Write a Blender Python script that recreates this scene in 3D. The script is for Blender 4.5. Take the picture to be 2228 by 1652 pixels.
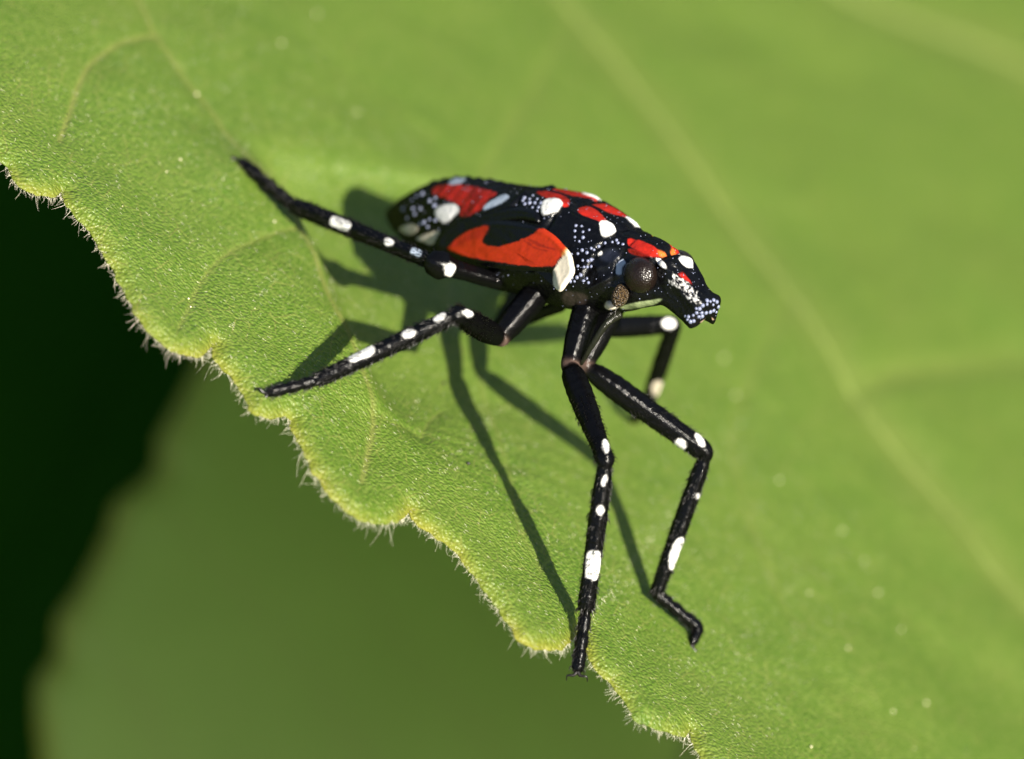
import bpy, math, random
import numpy as np
from mathutils import Vector, Matrix
from mathutils.bvhtree import BVHTree

for o in list(bpy.data.objects):
    bpy.data.objects.remove(o, do_unlink=True)
scene = bpy.context.scene
COL = scene.collection
rng = np.random.default_rng(7)
random.seed(7)

# ------------------------------------------------------------------ camera, sky, sun, exposure
PX = 0.002                     # one layout unit (1/2228 of the frame width at the focus distance) in Blender units
DIST = 40.0                    # camera to focus reference
PITCH = math.radians(35)
CX, CY = 1114.0, 826.0
R_ = np.array([1.0, 0.0, 0.0])
U_ = np.array([0.0, math.sin(PITCH), math.cos(PITCH)])
B_ = np.array([0.0, -math.cos(PITCH), math.sin(PITCH)])      # towards the camera
M_ = np.stack([R_, U_, B_], axis=1)                          # view axes -> world

cam_d = bpy.data.cameras.new("camera")
cam = bpy.data.objects.new("camera", cam_d)
COL.objects.link(cam)
cam.location = Vector(B_ * DIST)
cam.rotation_euler = (math.radians(90) - PITCH, 0, 0)
cam_d.sensor_width = 36.0
cam_d.lens = 36.0 * DIST / (2228 * PX)
cam_d.clip_start = 0.5
cam_d.clip_end = 2000
cam_d.dof.use_dof = True
cam_d.dof.focus_distance = DIST + 0.11
cam_d.dof.aperture_fstop = 0.26
scene.camera = cam

SUN_V = np.array([0.50, 0.03, 0.866]); SUN_V /= np.linalg.norm(SUN_V)
SUN_W = M_ @ SUN_V
elev = math.asin(SUN_W[2]); azim = math.atan2(SUN_W[0], SUN_W[1])
world = bpy.data.worlds.new("World"); scene.world = world
world.use_nodes = True
wn = world.node_tree
sky = wn.nodes.new("ShaderNodeTexSky"); sky.sky_type = 'NISHITA'
sky.sun_disc = False; sky.sun_elevation = elev; sky.sun_rotation = azim
bg = wn.nodes["Background"]; bg.inputs[1].default_value = 0.05
wn.links.new(sky.outputs[0], bg.inputs[0])
sun_d = bpy.data.lights.new("sun", 'SUN'); sun_d.energy = 5.0; sun_d.angle = math.radians(0.5)
sun_d.color = (1.0, 0.93, 0.80)
sun = bpy.data.objects.new("sun", sun_d); COL.objects.link(sun)
sun.rotation_euler = Vector(SUN_W).to_track_quat('Z', 'Y').to_euler()
sun.location = Vector(SUN_W * 60)
scene.view_settings.view_transform = 'Standard'
scene.view_settings.look = 'None'
scene.view_settings.exposure = 1.24
scene.view_settings.gamma = 1.0
scene.render.engine = 'CYCLES'
scene.cycles.max_bounces = 5

# ------------------------------------------------------------------ helpers
def view2world(v):
    return (M_ @ np.asarray(v, float).T).T
def at(x, y, z):
    """a place seen at layout point (x, y) that stands z units in front of the focus reference"""
    x = np.asarray(x, float); y = np.asarray(y, float); z = np.asarray(z, float) + 0 * x
    k = (DIST - z * PX) / DIST
    return view2world(np.stack([(x - CX) * PX * k, (CY - y) * PX * k, z * PX], axis=-1))

def mesh_object(name, verts, faces, mat, parent=None, smooth=True, origin=None, attrs=None):
    verts = np.asarray(verts, float)
    if origin is None:
        origin = np.zeros(3)
    me = bpy.data.meshes.new(name)
    me.from_pydata((verts - origin).tolist(), [], faces if isinstance(faces, list) else faces.tolist())
    if smooth:
        me.polygons.foreach_set("use_smooth", np.ones(len(me.polygons), bool))
    if attrs:
        for an, arr in attrs.items():
            arr = np.asarray(arr, np.float32)
            if arr.ndim == 1:
                a = me.attributes.new(an, 'FLOAT', 'POINT'); a.data.foreach_set("value", arr)
            else:
                a = me.attributes.new(an, 'FLOAT_COLOR', 'POINT')
                if arr.shape[1] == 3:
                    arr = np.concatenate([arr, np.ones((len(arr), 1), np.float32)], axis=1)
                a.data.foreach_set("color", arr.ravel())
    me.update()
    o = bpy.data.objects.new(name, me)
    COL.objects.link(o)
    o.data.materials.append(mat)
    if parent is not None:
        o.parent = parent
    return o

def thing(name, loc, label, cat, group=None):
    o = bpy.data.objects.new(name, None); COL.objects.link(o)
    o.empty_display_size = 0.1
    o.location = Vector(loc)
    o["label"] = label; o["category"] = cat
    if group: o["group"] = group
    return o

def grid_faces(nu, nv, wrap_v=False, flip=False, base=0):
    i = np.arange(nu - 1)[:, None]; jn = nv if wrap_v else nv - 1
    j = np.arange(jn)[None, :]; j2 = (j + 1) % nv
    a = i * nv + j; b = i * nv + j2; c = (i + 1) * nv + j2; d = (i + 1) * nv + j
    f = np.stack([a, b, c, d] if not flip else [d, c, b, a], axis=-1).reshape(-1, 4)
    return f + base

def catmull(P, n_per=8, closed=False):
    P = np.asarray(P, float); n = len(P); out = []
    rngi = range(n if closed else n - 1)
    for i in rngi:
        if closed:
            p0, p1, p2, p3 = P[i - 1], P[i], P[(i + 1) % n], P[(i + 2) % n]
        else:
            p0 = P[max(i - 1, 0)]; p1 = P[i]; p2 = P[i + 1]; p3 = P[min(i + 2, n - 1)]
        for k in range(n_per):
            t = k / n_per
            out.append(0.5 * ((2 * p1) + (-p0 + p2) * t + (2 * p0 - 5 * p1 + 4 * p2 - p3) * t * t + (-p0 + 3 * p1 - 3 * p2 + p3) * t ** 3))
    if not closed: out.append(P[-1])
    return np.array(out)

def resample(P, n=None, step=None):
    d = np.r_[0, np.cumsum(np.linalg.norm(np.diff(P, axis=0), axis=1))]
    if n is None: n = max(2, int(d[-1] / step) + 1)
    s = np.linspace(0, d[-1], n)
    return np.stack([np.interp(s, d, P[:, k]) for k in range(P.shape[1])], axis=1)

def dist_polyline(Q, P):
    """distance, signed side and running parameter of points Q (n,2) to polyline P"""
    best = np.full(len(Q), 1e9); side = np.zeros(len(Q)); par = np.zeros(len(Q))
    for i in range(len(P) - 1):
        a = P[i]; ab = P[i + 1] - a
        L2 = (ab ** 2).sum() + 1e-12
        t = np.clip(((Q - a) @ ab) / L2, 0, 1)
        r = Q - (a + t[:, None] * ab)
        d = np.hypot(r[:, 0], r[:, 1])
        m = d < best
        best[m] = d[m]
        side[m] = np.sign(ab[0] * r[m, 1] - ab[1] * r[m, 0])
        par[m] = (i + t[m]) / (len(P) - 1)
    return best, side, par

def sd_polygon(Q, P):
    """signed distance (negative inside)"""
    P = np.asarray(P, float)
    Pc = np.vstack([P, P[:1]])
    d, _, _ = dist_polyline(Q, Pc)
    ins = np.zeros(len(Q), bool)
    for i in range(len(P)):
        x1, y1 = Pc[i]; x2, y2 = Pc[i + 1]
        c = ((y1 > Q[:, 1]) != (y2 > Q[:, 1]))
        xx = (x2 - x1) * (Q[:, 1] - y1) / (y2 - y1 + 1e-12) + x1
        ins ^= c & (Q[:, 0] < xx)
    return np.where(ins, -d, d)

def sstep(a, b, x):
    t = np.clip((x - a) / (b - a), 0, 1)
    return t * t * (3 - 2 * t)

def vnoise(X, Y, seed=0, cell=1.0):
    """smooth value noise, -1..1"""
    r = np.random.default_rng(seed).uniform(-1, 1, (64, 64))
    x = np.asarray(X) / cell; y = np.asarray(Y) / cell
    i = np.floor(x).astype(int); j = np.floor(y).astype(int)
    fx = x - i; fy = y - j
    fx = fx * fx * (3 - 2 * fx); fy = fy * fy * (3 - 2 * fy)
    g = lambda a, b: r[a % 64, b % 64]
    return (g(i, j) * (1 - fx) + g(i + 1, j) * fx) * (1 - fy) + (g(i, j + 1) * (1 - fx) + g(i + 1, j + 1) * fx) * fy

def norm(v):
    v = np.asarray(v, float); return v / np.linalg.norm(v)

# ------------------------------------------------------------------ materials
def new_mat(name):
    m = bpy.data.materials.new(name); m.use_nodes = True
    nt = m.node_tree; p = nt.nodes["Principled BSDF"]
    return m, nt, p
def ramp(nt, stops):
    r = nt.nodes.new("ShaderNodeValToRGB"); e = r.color_ramp.elements
    while len(e) < len(stops): e.new(0.5)
    for k, (p, c) in enumerate(stops):
        e[k].position = p; e[k].color = (*c, 1)
    return r
def mixcol(nt, fac, a, b, mode='MIX'):
    n = nt.nodes.new("ShaderNodeMix"); n.data_type = 'RGBA'; n.blend_type = mode
    for sock, v in ((n.inputs[0], fac), (n.inputs[6], a), (n.inputs[7], b)):
        if hasattr(v, "links") or hasattr(v, "is_output"): nt.links.new(v, sock)
        elif isinstance(v, (int, float)): sock.default_value = v
        else: sock.default_value = (*v, 1)
    return n.outputs[2]
def math_node(nt, op, a, b=0.0):
    n = nt.nodes.new("ShaderNodeMath"); n.operation = op
    for s, v in ((n.inputs[0], a), (n.inputs[1], b)):
        if isinstance(v, (int, float)): s.default_value = v
        else: nt.links.new(v, s)
    return n.outputs[0]
FLAT = [False]
def noise(nt, vec, scale, detail=3, rough=0.5):
    n = nt.nodes.new("ShaderNodeTexNoise"); n.noise_dimensions = '2D' if FLAT[0] else '3D'; n.inputs["Scale"].default_value = scale
    n.inputs["Detail"].default_value = detail; n.inputs["Roughness"].default_value = rough
    nt.links.new(vec, n.inputs["Vector"]); return n.outputs["Fac"]
def voro(nt, vec, scale, feature='F1'):
    n = nt.nodes.new("ShaderNodeTexVoronoi"); n.feature = feature; n.voronoi_dimensions = '2D' if FLAT[0] else '3D'
    n.inputs["Scale"].default_value = scale
    nt.links.new(vec, n.inputs["Vector"]); return n.outputs["Distance"]
def bump(nt, p, height, strength, dist, normal=None):
    b = nt.nodes.new("ShaderNodeBump"); b.inputs["Strength"].default_value = strength
    b.inputs["Distance"].default_value = dist
    nt.links.new(height, b.inputs["Height"])
    if normal is not None: nt.links.new(normal, b.inputs["Normal"])
    nt.links.new(b.outputs[0], p.inputs["Normal"]); return b.outputs[0]
def attr(nt, name, out="Fac"):
    a = nt.nodes.new("ShaderNodeAttribute"); a.attribute_name = name; return a.outputs[out]

def leaf_material(name, dark, mid, light, margin_col, vein_col, trans=0.22, detail=True, spec=0.45, rough=0.42):
    m, nt, p = new_mat(name)
    tc = nt.nodes.new("ShaderNodeTexCoord"); v = tc.outputs["Object"]
    if detail: v = attr(nt, "luv", "Color")
    FLAT[0] = detail
    n1 = noise(nt, v, 1.3, 3, 0.55)
    n2 = noise(nt, v, 22, 3, 0.6)
    r1 = ramp(nt, [(0.33, (0, 0, 0)), (0.66, (1, 1, 1))]); nt.links.new(n1, r1.inputs[0])
    c = mixcol(nt, r1.outputs[0], dark, mid)
    r2 = ramp(nt, [(0.38, (0, 0, 0)), (0.68, (1, 1, 1))]); nt.links.new(n2, r2.inputs[0])
    c = mixcol(nt, math_node(nt, 'MULTIPLY', r2.outputs[0], 0.45), c, light)
    if detail:
        cell = voro(nt, v, 42)
        rc = ramp(nt, [(0.15, (0, 0, 0)), (0.75, (1, 1, 1))]); nt.links.new(cell, rc.inputs[0])
        c = mixcol(nt, math_node(nt, 'MULTIPLY', rc.outputs[0], 0.60), mixcol(nt, 0.45, c, dark), light)
        net2 = voro(nt, v, 20, 'DISTANCE_TO_EDGE')
        rn2 = ramp(nt, [(0.0, (1, 1, 1)), (0.07, (0, 0, 0))]); nt.links.new(net2, rn2.inputs[0])
        c = mixcol(nt, math_node(nt, 'MULTIPLY', rn2.outputs[0], 0.35), c, dark)
        net = voro(nt, v, 9, 'DISTANCE_TO_EDGE')
        rn = ramp(nt, [(0.0, (1, 1, 1)), (0.05, (0, 0, 0))]); nt.links.new(net, rn.inputs[0])
        mp = nt.nodes.new("ShaderNodeMapping"); mp.inputs["Scale"].default_value = (9, 60, 1); nt.links.new(v, mp.inputs[0])
        stk = ramp(nt, [(0.56, (0, 0, 0)), (0.74, (1, 1, 1))]); nt.links.new(noise(nt, mp.outputs[0], 1.0, 2, 0.5), stk.inputs[0])
        c = mixcol(nt, math_node(nt, 'MULTIPLY', stk.outputs[0], 0.5), c, light)
        brk = ramp(nt, [(0.45, (0, 0, 0)), (0.62, (1, 1, 1))]); nt.links.new(noise(nt, v, 6, 2), brk.inputs[0])
        netf = math_node(nt, 'MULTIPLY', rn.outputs[0], brk.outputs[0])
        c = mixcol(nt, math_node(nt, 'MULTIPLY', netf, 0.75), c, vein_col)
    c = mixcol(nt, math_node(nt, 'MULTIPLY', attr(nt, "vein"), 0.75), c, vein_col)
    mj = math_node(nt, 'MULTIPLY', attr(nt, "margin"), math_node(nt, 'ADD', noise(nt, v, 5, 3), 0.35))
    c = mixcol(nt, mj, c, margin_col)
    nt.links.new(c, p.inputs["Base Color"])
    p.inputs["Roughness"].default_value = rough
    p.inputs["Specular IOR Level"].default_value = spec
    b = None
    if detail:
        h = math_node(nt, 'ADD', math_node(nt, 'MULTIPLY', voro(nt, v, 62), -0.8), math_node(nt, 'MULTIPLY', noise(nt, v, 50, 2, 0.7), 0.9))
        b = bump(nt, p, h, 0.75, 0.013)
    FLAT[0] = False
    tr = nt.nodes.new("ShaderNodeBsdfTranslucent")
    hs = nt.nodes.new("ShaderNodeHueSaturation"); hs.inputs["Saturation"].default_value = 1.1; hs.inputs["Value"].default_value = 1.6
    nt.links.new(c, hs.inputs["Color"]); nt.links.new(hs.outputs[0], tr.inputs[0])
    mx = nt.nodes.new("ShaderNodeMixShader"); mx.inputs[0].default_value = trans
    out = nt.nodes["Material Output"]
    nt.links.new(p.outputs[0], mx.inputs[1]); nt.links.new(tr.outputs[0], mx.inputs[2])
    nt.links.new(mx.outputs[0], out.inputs[0])
    return m

MAT = {}
MAT["leaf"] = leaf_material("leaf_blade", (0.078, 0.170, 0.011), (0.138, 0.215, 0.026), (0.225, 0.300, 0.060), (0.36, 0.32, 0.04), (0.25, 0.27, 0.07), trans=0.36, rough=0.34)
MAT["leaf_low"] = leaf_material("leaf_lower", (0.33, 0.50, 0.085), (0.37, 0.55, 0.10), (0.42, 0.56, 0.12), (0.36, 0.34, 0.02), (0.36, 0.46, 0.10), detail=False, rough=0.5, trans=0.2)
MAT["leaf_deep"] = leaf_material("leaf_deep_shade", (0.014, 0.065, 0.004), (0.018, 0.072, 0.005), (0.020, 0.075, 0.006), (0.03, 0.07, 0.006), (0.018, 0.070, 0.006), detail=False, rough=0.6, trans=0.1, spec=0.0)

m, nt, p = new_mat("leaf_vein"); tc = nt.nodes.new("ShaderNodeTexCoord")
c = mixcol(nt, noise(nt, tc.outputs["Object"], 8), (0.150, 0.200, 0.040), (0.165, 0.21, 0.05))
nt.links.new(c, p.inputs["Base Color"]); p.inputs["Roughness"].default_value = 0.5; MAT["vein"] = m

m, nt, p = new_mat("plant_hair"); p.inputs["Base Color"].default_value = (0.85, 0.80, 0.60, 1)
p.inputs["Roughness"].default_value = 0.22
MAT["hair"] = m
m, nt, p = new_mat("bead"); p.inputs["Base Color"].default_value = (0.75, 0.70, 0.45, 1)
p.inputs["Roughness"].default_value = 0.08; MAT["bead"] = m

def shell_material(name, rough=0.30, bump_s=0.35, bscale=90, coat=0.25, gloss=0.024):
    m, nt, p = new_mat(name)
    tc = nt.nodes.new("ShaderNodeTexCoord"); v = tc.outputs["Object"]
    c = attr(nt, "Col", "Color")
    n = noise(nt, v, 35, 4, 0.6)
    rr = ramp(nt, [(0.3, (0.80, 0.80, 0.80)), (0.7, (1.06, 1.06, 1.06))]); nt.links.new(n, rr.inputs[0])
    c2 = mixcol(nt, 1.0, c, rr.outputs[0], 'MULTIPLY')
    nt.links.new(c2, p.inputs["Base Color"])
    bw = nt.nodes.new("ShaderNodeRGBToBW"); nt.links.new(c, bw.inputs[0])
    rg = math_node(nt, 'ADD', math_node(nt, 'MULTIPLY', bw.outputs[0], 0.45), math_node(nt, 'ADD', math_node(nt, 'MULTIPLY', n, 0.25), rough - 0.1))
    nt.links.new(rg, p.inputs["Roughness"])
    p.inputs["Specular IOR Level"].default_value = 0.0
    p.inputs["Coat Weight"].default_value = coat; p.inputs["Coat Roughness"].default_value = 0.2
    h = math_node(nt, 'ADD', noise(nt, v, bscale, 4, 0.65), math_node(nt, 'MULTIPLY', voro(nt, v, bscale * 0.8), 0.5))
    nb = bump(nt, p, h, bump_s, 0.012)
    gl_ = nt.nodes.new("ShaderNodeBsdfGlossy"); nt.links.new(rg, gl_.inputs["Roughness"]); nt.links.new(nb, gl_.inputs["Normal"])
    mx = nt.nodes.new("ShaderNodeMixShader"); mx.inputs[0].default_value = gloss
    nt.links.new(p.outputs[0], mx.inputs[1]); nt.links.new(gl_.outputs[0], mx.inputs[2])
    nt.links.new(mx.outputs[0], nt.nodes["Material Output"].inputs[0])
    return m
MAT["shell"] = shell_material("nymph_cuticle", 0.24, 0.34, 50, 0.0, 0.042)
MAT["pad"] = shell_material("wing_pad_cuticle", 0.26, 0.10, 50, 0.0, 0.042)
MAT["leg"] = shell_material("leg_cuticle", 0.16, 0.32, 80, 0.0, 0.028)
m, nt, p = new_mat("eye_facets"); tc = nt.nodes.new("ShaderNodeTexCoord")
c = mixcol(nt, noise(nt, tc.outputs["Object"], 30), (0.005, 0.003, 0.0022), (0.012, 0.007, 0.005))
nt.links.new(c, p.inputs["Base Color"]); p.inputs["Roughness"].default_value = 0.27
p.inputs["Specular IOR Level"].default_value = 0.42
bump(nt, p, voro(nt, tc.outputs["Object"], 120), 0.45, 0.006); MAT["eye"] = m
m, nt, p = new_mat("antenna_brown"); tc = nt.nodes.new("ShaderNodeTexCoord")
vv = voro(nt, tc.outputs["Object"], 130)
rr = ramp(nt, [(0.2, (0.11, 0.07, 0.03)), (0.7, (0.014, 0.008, 0.005))]); nt.links.new(vv, rr.inputs[0])
nt.links.new(rr.outputs[0], p.inputs["Base Color"]); p.inputs["Roughness"].default_value = 0.4
bump(nt, p, vv, 0.9, 0.012); MAT["antenna"] = m
m, nt, p = new_mat("wax_bump"); p.inputs["Base Color"].default_value = (0.17, 0.19, 0.29, 1)
p.inputs["Roughness"].default_value = 0.3; MAT["wax"] = m
m, nt, p = new_mat("cream"); p.inputs["Base Color"].default_value = (0.62, 0.55, 0.45, 1)
p.inputs["Roughness"].default_value = 0.5; MAT["cream"] = m
m, nt, p = new_mat("dark_bristle"); p.inputs["Base Color"].default_value = (0.010, 0.008, 0.007, 1)
p.inputs["Roughness"].default_value = 0.3; MAT["bristle"] = m
m, nt, p = new_mat("stem_green"); tc = nt.nodes.new("ShaderNodeTexCoord")
c = mixcol(nt, noise(nt, tc.outputs["Object"], 3), (0.06, 0.10, 0.02), (0.11, 0.14, 0.04))
nt.links.new(c, p.inputs["Base Color"]); p.inputs["Roughness"].default_value = 0.6; MAT["stem"] = m
m, nt, p = new_mat("dirt"); p.inputs["Base Color"].default_value = (0.012, 0.012, 0.010, 1); MAT["dirt"] = m
m, nt, p = new_mat("ground_soil"); tc = nt.nodes.new("ShaderNodeTexCoord")
c = mixcol(nt, noise(nt, tc.outputs["Object"], 0.15, 6), (0.030, 0.055, 0.012), (0.055, 0.075, 0.02))
nt.links.new(c, p.inputs["Base Color"]); p.inputs["Roughness"].default_value = 0.9; MAT["ground"] = m

# ------------------------------------------------------------------ ground
gz = -40.0
g = mesh_object("ground", [(-900, -900, gz), (900, -900, gz), (900, 900, gz), (-900, 900, gz)], [[0, 1, 2, 3]], MAT["ground"], smooth=False)
g["kind"] = "structure"

# ------------------------------------------------------------------ the big leaf the nymph stands on
TH = math.radians(63)
e_v = np.array([0.77, -0.64, 0.0]); e_v /= np.linalg.norm(e_v)
n2_v = np.array([-e_v[1], e_v[0], 0.0])                    # across the margin, in the picture plane
u_v = math.cos(TH) * n2_v - math.sin(TH) * np.array([0, 0, 1.0])
N_v = np.cross(e_v, u_v); N_v = N_v if N_v[2] > 0 else -N_v
P0_v = np.array([(0 - CX) * PX, (CY - 330) * PX, 0.0])     # a place on the margin
e_w, u_w, N_w, P0_w = (view2world(q) for q in (e_v, u_v, N_v, P0_v))
CAM_V = np.array([0, 0, DIST])

def plane_ab(x, y, P0=P0_v, e=e_v, u=u_v, N=N_v):
    """where the sight line of layout point (x, y) meets the leaf plane, in leaf coordinates"""
    x = np.atleast_1d(np.asarray(x, float)); y = np.atleast_1d(np.asarray(y, float))
    d = np.stack([(x - CX) * PX, (CY - y) * PX, np.full_like(x, -DIST)], axis=-1)
    t = ((P0 - CAM_V) @ N) / (d @ N)
    q = CAM_V + d * t[:, None] - P0
    return np.stack([q @ e, q @ u], axis=-1)

EDGE = [(-60, 292), (0, 335), (25, 365), (45, 395), (70, 410), (100, 425), (122, 427), (133, 417), (138, 432), (165, 475),
        (195, 505), (215, 540), (245, 580), (265, 620), (290, 665), (315, 705), (350, 738), (378, 757), (410, 766),
        (438, 769), (455, 760), (461, 746), (468, 772), (495, 810), (520, 840), (540, 865), (548, 888), (565, 902),
        (600, 908), (622, 905), (629, 908), (633, 930), (650, 960), (670, 1000), (700, 1045), (730, 1080), (765, 1110),
        (790, 1128), (830, 1134), (862, 1132), (882, 1123), (892, 1106), (903, 1128), (940, 1160), (985, 1190),
        (1010, 1215), (1035, 1250), (1060, 1285), (1090, 1320), (1110, 1350), (1130, 1378), (1150, 1395), (1175, 1403),
        (1210, 1404), (1236, 1396), (1251, 1380), (1263, 1346), (1270, 1360), (1278, 1390), (1290, 1420), (1315, 1455),
        (1345, 1490), (1375, 1530), (1390, 1555), (1410, 1566), (1440, 1575), (1475, 1583), (1498, 1584), (1508, 1578),
        (1515, 1606), (1535, 1640), (1562, 1672)]
E_ab = plane_ab([q[0] for q in EDGE], [q[1] for q in EDGE])
# the margin goes on beyond the frame with lobes of the same kind, to the base and to the tip
def lobes(a0, b0, a1, n, curve):
    pts = []
    tooth = [(0.10, -0.10), (0.35, -0.06), (0.6, 0.0), (0.82, 0.02), (0.95, -0.02), (1.0, 0.10)]
    for k in range(n):
        for (s, w) in tooth:
            a = a0 + (a1 - a0) * (k + s) / n
            pts.append((a, b0 + curve((k + s) / n) + w * 1.0 - 0.02))
    return pts
a_s, b_s = E_ab[0]; a_t, b_t = E_ab[-1]
BASE_A = a_s - 4.2; TIP_A = a_t + 4.6; MID_B = 3.7
pre = lobes(BASE_A, b_s, a_s - 0.12, 6, lambda s: (MID_B - 0.3) * (1 - s) ** 3.2)
post = lobes(a_t + 0.12, b_t, TIP_A, 7, lambda s: (MID_B - b_t) * s ** 2.6)
near = np.array([(BASE_A - 0.02, b_s + MID_B - 0.25)] + pre + E_ab.tolist() + post + [(TIP_A + 0.2, MID_B)])
near = catmull(near, 10)
# uneven spacing: fine where the photograph looks, coarse beyond
dd = np.r_[0, np.cumsum(np.linalg.norm(np.diff(near, axis=0), axis=1))]
in_f = (near[:, 0] > a_s - 0.2) & (near[:, 0] < a_t + 0.2)
s_in0, s_in1 = dd[in_f][0], dd[in_f][-1]
svals = np.r_[np.linspace(0, s_in0, 90)[:-1], np.linspace(s_in0, s_in1, 760), np.linspace(s_in1, dd[-1], 90)[1:]]
near = np.stack([np.interp(svals, dd, near[:, k]) for k in range(2)], axis=1)
NS = len(near)
_g = np.arange(NS); near = near + 0.009 * np.stack([vnoise(svals, 0 * svals, 71, 0.045), 1.6 * vnoise(svals, 0 * svals, 72, 0.05)], axis=1) + 0.004 * np.stack([vnoise(svals, 0 * svals, 73, 0.018), 1.5 * vnoise(svals, 0 * svals, 74, 0.02)], axis=1)
near[:, 0] = np.maximum.accumulate(near[:, 0] + 1e-5 * np.arange(NS))
aa = np.clip((near[:, 0] - BASE_A) / (TIP_A + 0.2 - BASE_A), 0, 1)
# smooth inner partner of every margin place
am = np.interp(np.linspace(0, 1, NS), np.linspace(0, 1, NS), np.maximum.accumulate(near[:, 0]))
ker = np.hanning(61); ker /= ker.sum()
am = np.convolve(np.pad(am, 30, mode='edge'), ker, mode='valid')
far_b = MID_B + (MID_B + 3.0) * np.clip(np.sin(np.clip(aa, 0, 1) ** 0.8 * math.pi), 0, 1) ** 0.55 + 0.10 * np.sin(aa * 70) * np.sin(aa * math.pi)
far_b = np.maximum(far_b, near[:, 1] + 0.002)
tv = np.r_[0, 0.0006, 0.0014, np.linspace(0.0026, 0.30, 150), np.linspace(0.30, 1, 70)[1:]]
NT = len(tv)
T = tv[None, :]
bl = sstep(0, 0.16, T)
Aab = near[:, 0][:, None] * (1 - bl) + am[:, None] * bl
Bab = near[:, 1][:, None] * (1 - T) + far_b[:, None] * T
AB = np.stack([Aab.ravel(), Bab.ravel()], axis=1)

def px_line(pts):
    q = plane_ab([s[0] for s in pts], [s[1] for s in pts]); return catmull(q, 6)
V1 = px_line([(230, -130), (290, 0), (330, 90), (385, 175), (450, 260), (505, 350), (560, 430), (610, 500), (655, 590), (692, 690), (750, 800), (800, 910), (798, 980), (782, 1055)])
V1b = px_line([(330, 88), (250, 110), (190, 150), (162, 200), (148, 250), (125, 312)])
V1c = px_line([(625, 530), (560, 540), (480, 570), (430, 625), (400, 690), (385, 720)])
V1d = px_line([(800, 915), (840, 925), (880, 935), (918, 950)])
V1e = px_line([(918, 950), (945, 905), (975, 880)])
V1f = px_line([(1105, 1000), (1115, 1080), (1125, 1150), (1180, 1240)])
V1g = px_line([(1040, 760), (1075, 880), (1105, 1000)])
V2 = px_line([(1080, -240), (1160, -120), (1250, 0), (1380, 170), (1500, 330), (1700, 610), (1900, 900), (2060, 1090), (2228, 1290), (2450, 1550), (2700, 1820)])
V3 = px_line([(1500, -300), (1720, -120), (1880, -10), (2050, 60), (2228, 140), (2420, 230), (2700, 330)])
V4 = px_line([(2228, 790), (2080, 800), (1960, 815), (1860, 850)])
V5 = px_line([(1260, 20), (1120, 260), (1030, 420), (985, 560), (980, 700)])
V6 = px_line([(1720, 640), (1640, 800), (1600, 960), (1650, 1150), (1730, 1330)])
VEINS = [(V1, 0.016, 1.0), (V1b, 0.014, 1.0), (V1c, 0.012, 0.6), (V1d, 0.008, 0.6), (V1e, 0.008, 0.5), (V1f, 0.014, 0.5), (V1g, 0.014, 0.4),
         (V2, 0.15, 0.36), (V3, 0.22, 0.40), (V4, 0.07, 0.3), (V5, 0.03, 0.25), (V6, 0.04, 0.2)]

def leaf_fields(ab):
    a = ab[:, 0]; b = ab[:, 1]
    h = 0.05 * np.sin(a * 0.9 + 0.6) * np.sin(b * 0.7 + 0.3) + 0.018 * vnoise(a, b, 3, 0.55) * sstep(0.05, 0.4, b + 0.3) + 0.006 * vnoise(a, b, 5, 0.16)
    d, s, t = dist_polyline(ab, V1)
    win = sstep(0.33, 0.46, t) * (1 - sstep(0.74, 0.90, t))
    sd = d * s                                             # negative = right-hand side of the running line
    if leaf_fields.flip: sd = -sd
    left = sd < 0
    h = h + win * (0.055 * np.exp(-(d / np.where(left, 0.35, 0.10)) ** 2))
    h = h - win * np.where(left, 0, 0.13 * sstep(0.0, 0.30, d) * np.exp(-(d / 1.3) ** 2))
    vein = np.zeros(len(ab))
    for k, (P, w, amp) in enumerate(VEINS):
        dk, _, _ = dist_polyline(ab, P)
        g = np.exp(-(dk / w) ** 2)
        vein = np.maximum(vein, amp * g)
        h = h - (0.006 if w < 0.05 else 0.02) * g
        h = h + (0.010 if w < 0.05 else 0.03) * (1 - np.exp(-(dk / (6 * w)) ** 2)) * np.exp(-(dk / 0.6) ** 2)
    return h, vein
leaf_fields.flip = False
# which sign is the uphill (upper right) side of V1
_q = plane_ab([900], [480])
_d, _s, _ = dist_polyline(_q, V1)
leaf_fields.flip = bool(_s[0] < 0)

Hh, VEIN = leaf_fields(AB)
near_ab_dense = near
dE = (np.repeat(tv[None, :], NS, 0) * (far_b - near[:, 1])[:, None]).ravel()
_m = dE < 0.75
_dd, _, _ = dist_polyline(AB[_m], near[::2])
dE[_m] = np.where(dE[_m] < 1e-9, 0, _dd * (1 - sstep(0.45, 0.75, dE[_m])) + dE[_m] * sstep(0.45, 0.75, dE[_m]))
lobe = 0.016 * sstep(0.0, 0.10, dE) * np.exp(-dE / 0.35)
droop = -0.030 * np.exp(-(dE / 0.045)) - 0.02 * np.exp(-(dE / 0.2)) * 0
Hh = Hh + lobe + droop
MARG = np.exp(-(dE / 0.040) ** 1.3)
MARG *= 0.45 + 0.45 * vnoise(AB[:, 0], AB[:, 1], 11, 0.22)
def leaf_pt(ab, h):
    return P0_w + ab[:, :1] * e_w + ab[:, 1:2] * u_w + h[:, None] * N_w
top = leaf_pt(AB, Hh)
thick = 0.030 * sstep(-0.002, 0.03, dE) + 0.002
bot = top - thick[:, None] * N_w
fl = grid_faces(NS, NT)
v0 = top[fl[5000]]; flipf = np.dot(np.cross(v0[1] - v0[0], v0[2] - v0[0]), N_w) < 0
f_top = grid_faces(NS, NT, flip=bool(flipf)); f_bot = grid_faces(NS, NT, flip=not flipf, base=NS * NT)
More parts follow.
